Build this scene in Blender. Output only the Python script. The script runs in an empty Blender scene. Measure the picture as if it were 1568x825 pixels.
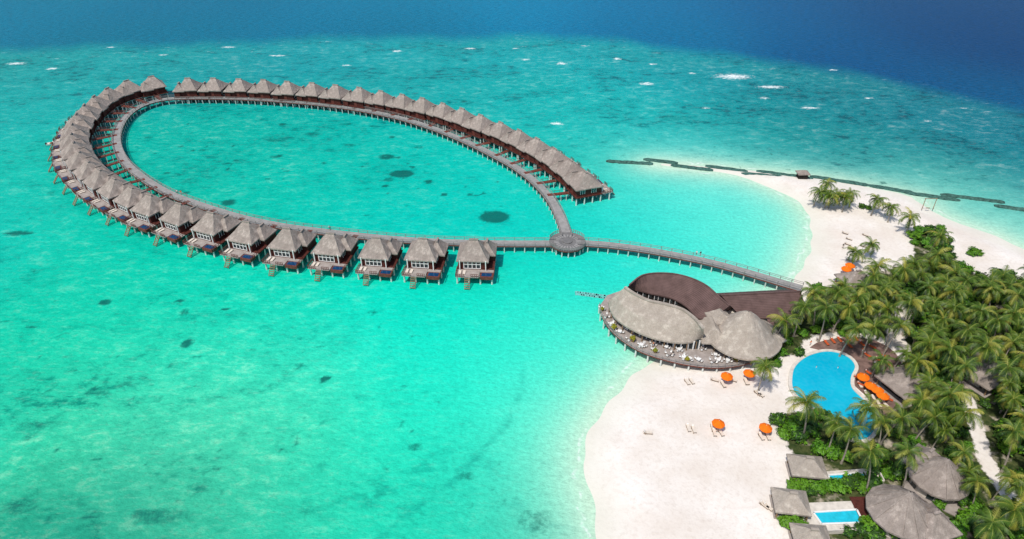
import bpy, math, random
import numpy as np
from mathutils import Vector, Matrix, noise as mnoise
random.seed(7); rng=np.random.default_rng(7)
scene=bpy.context.scene
# ---------------------------------------------------------------- survey frame
FPX=1050.0; PITCH=math.radians(34.1); H=110.0
SP,CP=math.sin(PITCH),math.cos(PITCH)
def G(u,v,z=0.0):
    a=(u-784.0)/FPX; b=(v-412.5)/FPX
    t=(H-z)/(SP+b*CP)
    return Vector((t*a,t*(CP-b*SP),z))
def GP(pts,z=0.0): return [G(u,v,z) for u,v in pts]
def catmull(pts,step,closed=False):
    P=[Vector(p) for p in pts]; out=[]
    n=len(P); segs=n if closed else n-1
    for i in range(segs):
        if closed: p0,p1,p2,p3=P[(i-1)%n],P[i],P[(i+1)%n],P[(i+2)%n]
        else: p0,p1,p2,p3=P[max(i-1,0)],P[i],P[i+1],P[min(i+2,n-1)]
        for k in range(12):
            t=k/12
            out.append(0.5*((2*p1)+(p2-p0)*t+(2*p0-5*p1+4*p2-p3)*t*t+(3*p1-p0-3*p2+p3)*t**3))
    if not closed: out.append(P[-1].copy())
    else: out.append(out[0].copy())
    L=[0]
    for a,b in zip(out,out[1:]): L.append(L[-1]+(b-a).length)
    m=max(1,round(L[-1]/step)); res=[]; j=0
    for i in range(m+1):
        d=L[-1]*i/m
        while j<len(L)-2 and L[j+1]<d: j+=1
        s=(d-L[j])/max(1e-9,L[j+1]-L[j]); res.append(out[j].lerp(out[j+1],min(1,max(0,s))))
    if closed: res.pop()
    return res
def lin(c):
    return tuple(((x/255)/12.92 if x<=10 else (((x/255)+0.055)/1.055)**2.4) for x in c)
def sdf(P,poly):
    poly=np.array([(p[0],p[1]) for p in poly]); n=len(poly)
    d2=np.full(len(P),1e18); ins=np.zeros(len(P),bool)
    x,y=P[:,0],P[:,1]
    for i in range(n):
        a=poly[i]; b=poly[(i+1)%n]; ab=b-a
        t=np.clip(((x-a[0])*ab[0]+(y-a[1])*ab[1])/max(1e-9,ab@ab),0,1)
        d2=np.minimum(d2,(x-a[0]-t*ab[0])**2+(y-a[1]-t*ab[1])**2)
        if a[1]!=b[1]:
            ins^=((a[1]>y)!=(b[1]>y))&(x<(b[0]-a[0])*(y-a[1])/(b[1]-a[1])+a[0])
    d=np.sqrt(d2); return np.where(ins,d,-d)
def linedist(P,line):
    d2=np.full(len(P),1e18)
    for a,b in zip(line,line[1:]):
        ab=np.array((b[0]-a[0],b[1]-a[1]))
        t=np.clip(((P[:,0]-a[0])*ab[0]+(P[:,1]-a[1])*ab[1])/max(1e-9,ab@ab),0,1)
        d2=np.minimum(d2,(P[:,0]-a[0]-t*ab[0])**2+(P[:,1]-a[1]-t*ab[1])**2)
    return np.sqrt(d2)
def inpoly(p,poly):
    return sdf(np.array([[p[0],p[1]]]),poly)[0]>0
def sstep(a,b,x):
    t=np.clip((x-a)/(b-a),0,1); return t*t*(3-2*t)
# ---------------------------------------------------------------- materials
class NT:
    def __init__(s,name):
        s.m=bpy.data.materials.new(name); s.m.use_nodes=True; s.t=s.m.node_tree; s.t.nodes.clear()
        s.out=s.n('ShaderNodeOutputMaterial')
    def n(s,typ,**kw):
        nd=s.t.nodes.new(typ)
        for k,v in kw.items():
            if k in('inp',):
                for a,b in v.items():
                    if isinstance(b,bpy.types.NodeSocket): s.t.links.new(b,nd.inputs[a])
                    else: nd.inputs[a].default_value=b
            else: setattr(nd,k,v)
        return nd
    def noise(s,scale,detail=4,rough=.55,vec=None,dist=0):
        i={'Scale':scale,'Detail':detail,'Roughness':rough,'Distortion':dist}
        if vec is not None: i['Vector']=vec
        return s.n('ShaderNodeTexNoise',inp=i).outputs['Fac']
    def obj(s): return s.n('ShaderNodeTexCoord').outputs['Object']
    def mapping(s,vec,scale=(1,1,1),rot=(0,0,0)):
        return s.n('ShaderNodeMapping',inp={'Vector':vec,'Scale':scale,'Rotation':rot}).outputs[0]
    def math(s,op,a,b=0,c=None,clamp=False):
        i={0:a,1:b}
        if c is not None: i[2]=c
        return s.n('ShaderNodeMath',operation=op,use_clamp=clamp,inp=i).outputs[0]
    def rng(s,x,a,b,c=0,d=1):
        return s.n('ShaderNodeMapRange',inp={0:x,1:a,2:b,3:c,4:d}).outputs[0]
    def mix(s,f,a,b,bt='MIX'):
        nd=s.n('ShaderNodeMix',data_type='RGBA',blend_type=bt)
        for idx,v in ((0,f),(6,a),(7,b)):
            if isinstance(v,bpy.types.NodeSocket): s.t.links.new(v,nd.inputs[idx])
            elif isinstance(v,(tuple,list)): nd.inputs[idx].default_value=tuple(v)[:3]+(1,)
            else: nd.inputs[idx].default_value=v
        return nd.outputs[2]
    def attr(s,name,what='Fac'):
        return s.n('ShaderNodeAttribute',attribute_name=name).outputs[what]
    def rand(s): return s.n('ShaderNodeObjectInfo').outputs['Random']
    def bump(s,h,strength=.4,dist=.1):
        return s.n('ShaderNodeBump',inp={'Height':h,'Strength':strength,'Distance':dist}).outputs[0]
    def fin(s,col,rough=.8,spec=.3,normal=None,metal=0,ior=1.45):
        b=s.n('ShaderNodeBsdfPrincipled')
        for k,v in (('Base Color',col),('Roughness',rough),('Specular IOR Level',spec),('Metallic',metal),('IOR',ior)):
            if isinstance(v,bpy.types.NodeSocket): s.t.links.new(v,b.inputs[k])
            elif isinstance(v,(tuple,list)): b.inputs[k].default_value=tuple(v)[:3]+(1,)
            else: b.inputs[k].default_value=v
        if normal is not None: s.t.links.new(normal,b.inputs['Normal'])
        s.t.links.new(b.outputs[0],s.out.inputs[0]); return s.m
def simple(name,col,rough=.7,spec=.3,var=.25,scale=1.5,bump=0):
    t=NT(name); o=t.obj(); n=t.noise(scale,3,.6,o)
    c=t.mix(t.rng(n,.3,.7),tuple(x*(1-var) for x in col),tuple(min(1,x*(1+var)) for x in col))
    nm=t.bump(t.noise(scale*6,2,.6,o),bump,.05) if bump else None
    return t.fin(c,rough,spec,nm)
def thatch_mat(name,col,dark):
    t=NT(name); o=t.obj()
    n=t.noise(.6,4,.7,o); st=t.noise(5,3,.75,t.mapping(o,(1,1,.25)))
    c=t.mix(t.rng(n,.34,.66),dark,col)
    c=t.mix(t.rng(st,.40,.60,.40,0),c,tuple(x*.55 for x in dark))
    c=t.mix(t.rng(n,.54,.66,0,.4),c,tuple(min(.7,x*1.4) for x in col))
    r=t.rand()
    c=t.mix(t.rng(r,0,1,0,.32),c,tuple(x*.55 for x in col))
    return t.fin(c,.95,.1,t.bump(st,.6,.25))
M_thatch=thatch_mat('thatch',(.43,.365,.32),(.28,.235,.205))
M_thatchL=thatch_mat('thatch_pale',(.52,.455,.385),(.38,.325,.27))
def tile_mat():
    t=NT('brown_roof_tile'); o=t.obj()
    w=t.n('ShaderNodeTexWave',wave_type='BANDS',bands_direction='Z',inp={'Vector':o,'Scale':1.6,'Distortion':.6,'Detail':2}).outputs['Fac']
    n=t.noise(.5,4,.6,o)
    c=t.mix(t.rng(n,.3,.7),(.10,.062,.055),(.16,.10,.09)); c=t.mix(t.rng(w,0,.5,.45,0),c,(.04,.025,.022))
    return t.fin(c,.8,.2,t.bump(w,.5,.1))
M_tile=tile_mat()
def deck_mat(name,a,b,sc=3.0):
    t=NT(name); o=t.obj()
    w=t.n('ShaderNodeTexWave',wave_type='BANDS',bands_direction='X',inp={'Vector':o,'Scale':sc,'Distortion':.4}).outputs['Fac']
    n=t.noise(.7,4,.6,o); c=t.mix(t.rng(n,.3,.7),a,b); c=t.mix(t.rng(w,0,.35,.35,0),c,tuple(x*.4 for x in a))
    return t.fin(c,.85,.2,None)
M_deck=deck_mat('weathered_deck',(.24,.235,.225),(.37,.36,.35))
M_deckd=deck_mat('weathered_deck_dark',(.14,.137,.135),(.22,.215,.21))
M_deckb=deck_mat('brown_deck',(.28,.24,.215),(.42,.37,.335))
M_red=simple('dark_red_wood',(.085,.024,.018),.7,.2,.35,2)
M_redl=simple('red_wood_trim',(.15,.048,.035),.7,.2,.35,2)
M_post=simple('concrete_post',(.62,.64,.60),.85,.2,.2,3)
M_white=simple('white_paint',(.78,.77,.74),.6,.3,.06,2)
M_glass=simple('window_glass',(.02,.035,.04),.08,.6,.3,.6)
M_poolw=simple('plunge_pool_water',(.008,.05,.13),.08,.4,.2,1)
M_railm=simple('rail_wood',(.26,.245,.23),.8,.2,.2,3)
M_orange=simple('orange_canvas',(.85,.17,.01),.8,.1,.12,2)
M_metal=simple('pole_metal',(.5,.5,.5),.4,.5,.1,2)
M_cush=simple('cushion_fabric',(.66,.58,.49),.9,.1,.1,2)
M_redc=simple('red_cushion',(.48,.09,.03),.9,.1,.15,2)
M_teak=simple('teak',(.26,.17,.10),.7,.2,.25,3)
M_trunk=simple('palm_trunk',(.30,.26,.21),.95,.1,.35,2.5,.4)
M_rock=simple('geobag_stone',(.05,.12,.10),.95,.1,.5,1.2,.6)
M_terra=simple('terracotta_tile',(.19,.12,.10),.8,.2,.35,.8)
M_plaster=simple('cream_plaster',(.62,.57,.50),.85,.2,.15,1)
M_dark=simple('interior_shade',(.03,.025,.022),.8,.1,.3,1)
def leaf_mat(name,a,b,sc=.5,tr=.25):
    t=NT(name); o=t.obj(); n=t.noise(sc,2,.6,o); r=t.rand()
    c=t.mix(t.rng(n,.35,.65),a,b); c=t.mix(t.rng(r,0,1,0,.6),c,tuple((x+y)/2*f for x,y,f in zip(a,b,(1.5,1.2,.8))))
    d=t.n('ShaderNodeBsdfPrincipled',inp={'Base Color':c,'Roughness':.45,'Specular IOR Level':.35})
    l=t.n('ShaderNodeBsdfTranslucent',inp={'Color':c})
    m=t.n('ShaderNodeMixShader',inp={0:tr,1:d.outputs[0],2:l.outputs[0]})
    t.t.links.new(m.outputs[0],t.out.inputs[0]); return t.m
M_palm=leaf_mat('palm_leaf',(.05,.125,.014),(.13,.22,.03),1.0,.3)
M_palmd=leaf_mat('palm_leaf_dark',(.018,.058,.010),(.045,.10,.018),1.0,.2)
M_palm2=leaf_mat('palm_leaf_yellow',(.25,.30,.045),(.36,.37,.08),1.0,.3)
M_leaf=leaf_mat('broad_leaf',(.018,.065,.010),(.05,.125,.018),.6)
M_leafb=leaf_mat('bright_leaf',(.07,.23,.012),(.16,.36,.025),.6)
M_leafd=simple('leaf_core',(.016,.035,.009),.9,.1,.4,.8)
def pool_mat():
    t=NT('pool_water'); o=t.obj()
    v=t.n('ShaderNodeTexVoronoi',feature='SMOOTH_F1',inp={'Vector':o,'Scale':1.3}).outputs['Distance']
    n=t.noise(.12,3,.5,o)
    c=t.mix(t.rng(n,.3,.7),(0,.36,.54),(.01,.46,.62)); c=t.mix(t.rng(v,.3,.8,0,.10),c,(.15,.6,.78))
    return t.fin(c,.12,.15,t.bump(t.noise(2,3,.5,o),.1,.05))
M_pool=pool_mat()
# ---------------------------------------------------------------- mesh builder
COL=bpy.context.scene.collection
class MB:
    def __init__(s): s.v=[];s.f=[];s.mi=[];s.mats=[];s.M=Matrix.Identity(4)
    def m(s,mat):
        if mat not in s.mats: s.mats.append(mat)
        return s.mats.index(mat)
    def add(s,vs,fs,mat):
        o=len(s.v); s.v+= [tuple(s.M@Vector(v)) for v in vs]; k=s.m(mat)
        for f in fs: s.f.append([o+i for i in f]); s.mi.append(k)
    def box(s,c,d,mat,rz=0,tilt=None):
        R=Matrix.Rotation(rz,3,'Z')
        if tilt: R=R@Matrix.Rotation(tilt[0],3,tilt[1])
        vs=[Vector(c)+R@Vector((x*d[0]/2,y*d[1]/2,z*d[2]/2)) for z in(-1,1) for x,y in((-1,-1),(1,-1),(1,1),(-1,1))]
        s.add(vs,[(3,2,1,0),(4,5,6,7),(0,1,5,4),(1,2,6,5),(2,3,7,6),(3,0,4,7)],mat)
    def beam(s,a,b,w,h,mat):
        a=Vector(a);b=Vector(b);d=b-a; L=d.length
        if L<1e-5: return
        t=d/L; n=Vector((-t.y,t.x,0)); 
        if n.length<1e-4: n=Vector((1,0,0))
        n.normalize(); up=t.cross(n)
        vs=[p+n*x*w/2+up*y*h/2 for p in(a,b) for x,y in((-1,-1),(1,-1),(1,1),(-1,1))]
        s.add(vs,[(3,2,1,0),(4,5,6,7),(0,1,5,4),(1,2,6,5),(2,3,7,6),(3,0,4,7)],mat)
    def cyl(s,a,b,r0,r1,mat,n=7,cap=True):
        a=Vector(a);b=Vector(b);t=(b-a).normalized(); n1=t.orthogonal().normalized(); n2=t.cross(n1)
        vs=[p+(n1*math.cos(2*math.pi*i/n)+n2*math.sin(2*math.pi*i/n))*r for p,r in((a,r0),(b,r1)) for i in range(n)]
        fs=[(i,(i+1)%n,n+(i+1)%n,n+i) for i in range(n)]
        if cap: fs+=[tuple(range(n))[::-1],tuple(range(n,2*n))]
        s.add(vs,fs,mat)
    def loft(s,rows,mat,closed=False):
        n=len(rows[0]); vs=[p for r in rows for p in r]; fs=[]
        for j in range(len(rows)-1):
            for i in range(n if closed else n-1):
                k=(i+1)%n; fs.append((j*n+i,j*n+k,(j+1)*n+k,(j+1)*n+i))
        s.add(vs,fs,mat)
    def prism(s,poly,z0,z1,mat,side=None):
        n=len(poly); 
        s.add([(p[0],p[1],z1) for p in poly],[tuple(range(n))],mat)
        s.add([(p[0],p[1],z) for z in(z0,z1) for p in poly],[(i,(i+1)%n,n+(i+1)%n,n+i) for i in range(n)],side or mat)
    def hip(s,cx,cy,w,d,ze,zr,ridge,mat,rz=0,axis='x',th=.35,sag=.25,cap=None):
        R=Matrix.Rotation(rz,3,'Z'); rows=[]
        rx,ry=(ridge/2,.02) if axis=='x' else (.02,ridge/2)
        K=6
        def ring(hx,hy,z,j=0):
            out=[]
            cs=[(-hx,-hy),(hx,-hy),(hx,hy),(-hx,hy)]
            for i in range(4):
                a,b=cs[i],cs[(i+1)%4]
                for k in range(K):
                    t=k/K; x=a[0]+(b[0]-a[0])*t; y=a[1]+(b[1]-a[1])*t
                    jj=random.uniform(-j,j)
                    out.append(Vector((cx,cy,z+jj))+R@Vector((x,y,0)))
            return out
        rows.append(ring(w/2-.5,d/2-.5,ze-th))
        rows.append(ring(w/2,d/2,ze-th,.08))
        for t in(0,.12,.3,.5,.7,.87,1):
            hx=w/2+(rx-w/2)*t; hy=d/2+(ry-d/2)*t
            z=ze+(zr-ze)*(t-sag*.35*math.sin(math.pi*t)*(1-t)+0)
            rows.append(ring(hx,hy,z,.07 if 0<t<1 else 0))
        s.loft(rows,mat,True)
        if cap:
            if axis=='y': a=Vector((cx,cy,zr+.05))+R@Vector((0,-ry-.3,0)); b=Vector((cx,cy,zr+.05))+R@Vector((0,ry+.3,0))
            else: a=Vector((cx,cy,zr+.05))+R@Vector((-rx-.3,0,0)); b=Vector((cx,cy,zr+.05))+R@Vector((rx+.3,0,0))
            s.beam(a,b,.5,.3,cap)
    def cone(s,c,r,ze,za,mat,n=28,flare=.22,th=.4,rmin=.15):
        rows=[]
        for rr,z in((r-.6,ze-th),(r,ze-th)): rows.append([(c[0]+rr*math.cos(2*math.pi*i/n),c[1]+rr*math.sin(2*math.pi*i/n),z) for i in range(n)])
        for t in(0,.1,.25,.4,.55,.7,.85,1):
            rr=r*(1-t)+rmin*t; z=ze+(za-ze)*(t-flare*math.sin(math.pi*t)*(.6-t))
            rows.append([(c[0]+rr*math.cos(2*math.pi*i/n)*(1+random.uniform(-.012,.012)),c[1]+rr*math.sin(2*math.pi*i/n),z+random.uniform(-.07,.07)) for i in range(n)])
        s.loft(rows,mat,True)
    def mesh(s,name):
        me=bpy.data.meshes.new(name); me.from_pydata(s.v,[],s.f)
        for m in s.mats: me.materials.append(m)
        me.polygons.foreach_set('material_index',s.mi); me.update(); return me
    def obj(s,name,loc=(0,0,0),parent=None):
        return place(s.mesh(name),name,loc,parent=parent)
def place(me,name,loc=(0,0,0),rz=0,sc=1,parent=None,tilt=(0,0)):
    o=bpy.data.objects.new(name,me); COL.objects.link(o); o.location=loc; o.rotation_euler=(tilt[0],tilt[1],rz)
    o.scale=(sc,sc,sc) if not isinstance(sc,tuple) else sc
    if parent: o.parent=parent
    return o
def empty(name):
    o=bpy.data.objects.new(name,None); COL.objects.link(o); return o
def gridmesh(name,xs,ys,z=None):
    X,Y=np.meshgrid(xs,ys); nx,ny=len(xs),len(ys)
    Z=np.zeros_like(X) if z is None else z
    co=np.stack([X,Y,Z],-1).reshape(-1,3).astype(np.float32)
    me=bpy.data.meshes.new(name); me.vertices.add(nx*ny); me.vertices.foreach_set('co',co.ravel())
    i=np.arange(ny-1)[:,None]*nx+np.arange(nx-1)[None,:]; i=i.ravel()
    q=np.stack([i,i+1,i+nx+1,i+nx],-1).astype(np.int32)
    me.loops.add(q.size); me.loops.foreach_set('vertex_index',q.ravel())
    me.polygons.add(len(q)); me.polygons.foreach_set('loop_start',np.arange(len(q),dtype=np.int32)*4)
    me.update(calc_edges=True); me.polygons.foreach_set('use_smooth',np.ones(len(q),bool)); return me
def fattr(me,name,a):
    at=me.attributes.new(name,'FLOAT','POINT'); at.data.foreach_set('value',a.astype(np.float32).ravel())
def cattr(me,name,a):
    at=me.attributes.new(name,'FLOAT_COLOR','POINT'); b=np.ones((len(a),4),np.float32); b[:,:3]=a; at.data.foreach_set('color',b.ravel())
# ---------------------------------------------------------------- land outline
land_img=[(925,930),(914,825),(904,770),(896,720),(899,680),(912,645),(934,610),(958,585),(985,562),(1030,545),(1075,525),(1120,495),(1165,468),(1205,446),(1222,425),(1234,395),(1243,365),(1243,340),(1230,318),(1205,299),(1170,282),(1130,269),(1080,261),(1010,253),(1002,250),(1060,252),(1120,258),(1200,266),(1260,274),(1330,287),(1395,300),(1425,322),(1470,343),(1520,360),(1568,380),(1700,420),(1950,470),(2300,700),(2300,1100),(925,1100)]
LAND=catmull(GP(land_img),5,True)
xs=np.arange(-5,290,1.1); ys=np.arange(20,275,1.1)
X,Y=np.meshgrid(xs,ys); P=np.stack([X.ravel(),Y.ravel()],-1)
dl=sdf(P,LAND)+.5*np.sin(P[:,1]*.21)+.35*np.sin(P[:,1]*.53+P[:,0]*.3)
veg_img=[(1232,480),(1240,445),(1300,432),(1345,415),(1385,405),(1400,385),(1395,362),(1430,352),(1455,368),(1465,402),(1510,425),(1568,432),(1700,440),(2000,500),(2300,700),(2300,1100),(1230,950),(1212,830),(1200,800),(1212,770),(1220,730),(1212,690),(1190,655),(1200,632),(1240,630),(1300,645),(1360,625),(1385,560),(1350,515),(1250,512),(1215,545),(1185,545),(1172,512),(1200,485)]
VEG=catmull(GP(veg_img,1),5,True)
dv=sdf(P,VEG)
path1=catmull(GP([(1480,610),(1495,650),(1508,700),(1535,745),(1575,800),(1620,860)],1),3)
path2=catmull(GP([(1385,470),(1375,500),(1372,520),(1385,540)],1),3)
dp=np.minimum(linedist(P,path1)-1.2,linedist(P,path2)-1.8)
Z=np.clip(dl*.11,-2.0,1.0)
Z=Z+np.where(dl>6,.05*np.sin(P[:,0]*.31+np.sin(P[:,1]*.23)*2),0)
me=gridmesh('sand_island',xs,ys,Z.reshape(X.shape))
vegm=sstep(-1.2,1.5,dv)*sstep(-.4,1.0,dp)
fattr(me,'veg',vegm); fattr(me,'shore',dl)
t=NT('coral_sand'); o=t.obj(); sh=t.attr('shore'); vg=t.attr('veg')
n1=t.noise(.07,5,.65,o); n2=t.noise(1.1,4,.75,o)
c=t.mix(t.rng(n1,.38,.62),(.80,.75,.69),(.70,.63,.555)); c=t.mix(t.rng(n2,.48,.70,0,.42),c,(.54,.46,.385))
c=t.mix(t.rng(sh,0,7,.75,0),c,(.68,.67,.57))
g=t.mix(t.rng(t.noise(.8,4,.7,o),.35,.7),(.018,.04,.01),(.10,.11,.04)); g=t.mix(t.rng(t.noise(.25,4,.6,o),.56,.68),g,(.42,.36,.28))
vf=t.math('ADD',vg,t.rng(t.noise(.7,4,.6,o),.3,.7,-.3,.3)); c=t.mix(t.rng(vf,.35,.65),c,g)
me.materials.append(t.fin(c,.95,.1,t.bump(n2,.45,.15)))
place(me,'sand_island')
# ---------------------------------------------------------------- sea
sh=[ # u,v,r,g,b,mottle
(20,110,20,160,160,.9),(150,100,15,158,165,.9),(300,95,15,152,162,.9),(450,90,10,150,164,.9),(600,90,10,156,167,.9),(750,85,10,158,170,.9),(900,95,10,160,170,.9),(1050,120,8,154,166,1),(1200,150,8,140,153,1),(1350,170,10,128,142,1),(1500,200,12,120,138,1),
(40,160,10,182,174,.7),(250,110,5,168,166,.9),(800,130,5,182,180,.9),(650,120,5,178,176,.8),(500,110,5,170,171,.9),(950,180,5,182,180,.9),(1100,200,5,162,165,1),(1250,220,8,146,151,1),(1400,250,10,140,148,1),(1540,280,15,140,148,1),(900,230,0,192,184,.7),(1050,232,8,175,175,.9),(880,160,5,184,180,.8),
(40,260,10,192,174,.5),(300,200,0,184,168,.7),(450,200,0,184,168,.7),(600,240,0,188,174,.6),(250,240,0,188,170,.7),(400,280,0,197,177,.5),(550,310,0,200,182,.4),(700,260,0,196,182,.5),(750,330,0,203,188,.25),(800,300,0,205,190,.25),
(1000,300,45,225,208,.1),(1100,320,80,232,216,.05),(1180,340,135,238,223,0),(1000,350,15,220,206,.1),(920,330,0,212,198,.2),(1100,375,60,230,213,.05),(1160,400,70,228,210,.05),(950,420,0,215,198,.1),(1080,290,130,236,219,.05),(960,265,30,205,196,.4),
(60,380,10,198,172,.5),(200,400,5,203,176,.45),(350,430,0,210,182,.4),(60,500,20,204,168,.7),(200,520,25,208,170,.7),(400,500,10,216,184,.55),(600,470,0,220,193,.25),(750,480,0,222,197,.15),(850,500,5,225,200,.15),(650,580,10,230,200,.25),(800,580,20,233,205,.1),(450,620,70,226,188,.85),(300,560,45,213,175,.9),(250,640,80,222,180,.9),(80,620,45,210,168,.85),(100,700,75,215,168,.9),(300,720,95,228,184,.65),(450,740,65,228,184,.6),(600,700,35,228,190,.45),(750,700,10,228,190,.2),(60,810,20,135,112,.7),(170,780,40,168,140,.7),(260,805,20,132,110,.7),(420,810,20,170,145,.7),(600,800,20,206,170,.55),(750,800,10,185,160,.55),(830,740,20,220,188,.3),(850,810,30,185,160,.5),(900,540,60,235,212,.05),(880,590,90,238,215,.02),(840,650,50,238,210,.04),
(1500,335,125,216,198,.15),(1550,352,150,224,206,.1),(1450,318,90,198,186,.3),(0,900,20,140,130,.5),(800,950,20,190,165,.3),(-100,400,10,190,175,.4),(-100,700,40,200,170,.6)]
deep=[(0,20,0,116,148),(300,20,0,110,146),(600,15,0,120,158),(800,10,0,126,168),(1000,20,0,110,156),(1200,30,0,88,138),(1400,50,0,68,118),(1550,80,0,60,110),(200,62,0,112,138),(600,45,0,106,138),(1000,55,0,104,146),(1300,95,0,78,128),(1560,150,0,84,128),(900,-60,0,94,148)]
xs=np.concatenate([[-9000,-4000,-2000,-1100,-700,-500],np.arange(-430,431,1.25),[500,700,1100,2000,4000,9000]])
ys=np.concatenate([[-4000,-1500,-500,-150,0,30],np.arange(55,545,1.25),[580,650,800,1200,2500,5000,12000]])
X,Y=np.meshgrid(xs,ys); P=np.stack([X.ravel(),Y.ravel()],-1)
def interp(tab,P,k=.08):
    W=np.empty((len(tab),len(P)),np.float32); V=[]
    for i,r in enumerate(tab):
        c=G(r[0],r[1]); s=k*math.hypot(c.y,H)
        q=((P[:,0]-c.x)**2+((P[:,1]-c.y)*.75)**2)/(2*s*s)
        W[i]=-q; V.append(list(lin(r[2:5]))+list(r[5:]))
    W-=W.max(0); W=np.exp(np.maximum(W,-40)); W/=W.sum(0)
    return W.T@np.array(V,np.float32)
S=interp(sh,P); D=interp(deep,P)
mott=S[:,3]; S=S[:,:3]
edge_img=[(-400,95),(0,82),(200,73),(400,65),(600,60),(800,57),(950,66),(1100,83),(1250,106),(1350,126),(1450,146),(1568,172),(1750,215),(2000,260)]
E=sorted([(G(u,v).x,G(u,v).y) for u,v in edge_img]); ex=np.array([e[0] for e in E]); ey=np.array([e[1] for e in E])
wob=6*np.sin(P[:,0]*.045)+4*np.sin(P[:,0]*.11+1.3)+2.5*np.sin(P[:,0]*.29+P[:,1]*.1)
de=P[:,1]-np.interp(P[:,0],ex,ey)-wob*.5
dm=sstep(-14,18,de)
dl=sdf(P,LAND)
ds=np.maximum(-dl,0)
col=S*(1-dm[:,None])+D*dm[:,None]
near=np.exp(-(ds/7.5)**1.3)*.9; farn=np.exp(-ds/16.0)*.30*(ds>0)
pale=np.array(lin((214,234,212))); pale2=np.array(lin((150,244,224)))
col=col*(1-farn[:,None])+pale2*farn[:,None]; col=col*(1-near[:,None])+pale*near[:,None]
mott=mott*(1-dm)*(1-near)
cor=np.zeros(len(P))
patches=[(757,332,25,10,1),(615,266,21,6,1),(592,240,14,5,.8),(350,310,14,6,.8),(497,580,10,6,1),(287,525,11,10,.8),(283,478,11,6,.7),(275,461,9,5,.8),(160,463,11,6,.85),(571,478,9,5,.7),(345,474,7,3,.9),(28,357,28,4,.85),(8,492,9,4,.7),(58,548,7,3,.7),(285,295,10,3,.7),(420,215,16,3,.6),(310,230,9,3,.6),(535,222,12,3,.6),(480,205,14,3,.6),(680,298,7,3,.8),(720,298,7,3,.7),(600,210,7,3,.7),(560,330,6,2,.7),(500,405,6,2,.6),(30,775,34,18,.55),(240,790,55,16,.6),(820,800,32,22,.55),(470,780,18,14,.45),(60,650,50,12,.5),(1030,180,30,5,.5),(255,265,7,2,.8),(350,250,7,2,.8),(440,262,7,2,.7),(233,425,8,2,.5),(120,395,10,2,.5),(570,690,8,3,.45),(620,590,7,3,.45),(490,655,14,5,.4),(440,570,20,6,.45),(330,610,30,8,.45),(270,560,24,7,.45),(420,240,12,3,.6),(530,190,14,2.5,.6),(640,225,12,3,.6),(590,285,8,3,.8)]
rr=random.Random(3)
for (u0,v0,u1,v1,n_,s0,s1) in [(210,180,640,285,60,.5,.85),(560,230,800,330,18,.5,.85),(20,440,330,640,34,.45,.8),(300,480,640,700,30,.4,.7),(20,640,500,800,34,.4,.7),(20,150,90,420,12,.4,.7),(620,440,860,620,6,.35,.6),(560,700,840,800,18,.4,.65),(860,180,1100,240,22,.45,.7),(640,110,1000,180,34,.4,.7),(1100,180,1560,280,40,.45,.7),(250,330,600,430,7,.4,.7)]:
    for _ in range(n_):
        v=rr.uniform(v0,v1); k_=(v+300)/800; ru=rr.uniform(3,8)*k_*(1 if rr.random()<.8 else 1.8)
        patches.append((rr.uniform(u0,u1),v,ru,ru*rr.uniform(.28,.5),rr.uniform(s0,s1)))
for u,v,ru,rv,s in patches:
    c=G(u,v); rx=abs(G(u+ru,v).x-G(u-ru,v).x)/2; ry=max(.9,abs(G(u,v-rv).y-G(u,v+rv).y)/2)
    m=(np.abs(P[:,0]-c.x)<rx*2)&(np.abs(P[:,1]-c.y)<ry*2); Q=P[m]
    q=np.sqrt(((Q[:,0]-c.x)/rx)**2+((Q[:,1]-c.y)/ry)**2)
    cor[m]=np.maximum(cor[m],s*(1-sstep(.55,1.4,q)))
ln=catmull(GP([(585,820),(640,775),(695,735),(740,690),(778,645),(795,605),(800,570)]),3)
line=np.exp(-(linedist(P,ln)/.7)**2)
foam=np.zeros(len(P))
for u,v,ru,rv in [(25,97,24,3),(80,105,16,3),(608,78,14,2.5),(1123,117,46,7),(990,128,18,4),(853,189,18,4),(860,97,14,3.5),(805,91,12,2),(945,90,10,3),(425,85,22,2),(350,72,18,2),(1275,107,12,2),(1180,133,34,4),(720,74,14,2),(1240,165,25,3),(1330,150,14,2),(170,72,12,1.5),(1420,185,12,2),(1080,165,12,2),(530,100,14,2),(1170,150,12,3),(1000,98,12,2),(895,70,12,1.5),(250,84,12,1.5),(1475,165,10,1.5),(790,74,10,1.5),(1060,112,12,2)]:
    c=G(u,v); rx=abs(G(u+ru,v).x-G(u-ru,v).x)/2; ry=abs(G(u,v-rv).y-G(u,v+rv).y)/2
    foam=np.maximum(foam,1-sstep(0,1.6,np.sqrt(((P[:,0]-c.x)/rx)**2+((P[:,1]-c.y)/ry)**2)))
reef=np.exp(-((de+8)/16)**2)
me=gridmesh('sea_water',xs,ys)
cattr(me,'seacol',col*np.array([.88,.88,.84])); fattr(me,'mottle',mott); fattr(me,'coral',cor); fattr(me,'foam',foam); fattr(me,'deep',dm); fattr(me,'shore',ds); fattr(me,'reef',reef); fattr(me,'weedline',line)
t=NT('lagoon_water'); o=t.obj()
c=t.attr('seacol','Color'); mo=t.attr('mottle'); dp_=t.attr('deep')
wv=t.mapping(o,(1,1.5,1),(0,0,.35))
na=t.noise(.028,7,.72,wv,.5); nb=t.noise(.17,6,.75,t.mapping(o,(1,1.7,1),(0,0,-.2)),.3); nc=t.noise(.9,4,.75,o)
big=t.rng(t.noise(.012,3,.5,o),.35,.65); c=t.mix(t.math('MULTIPLY',big,t.math('SUBTRACT',1,dp_)),c,t.mix(1,c,(.80,.93,.90),'MULTIPLY'))
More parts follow.
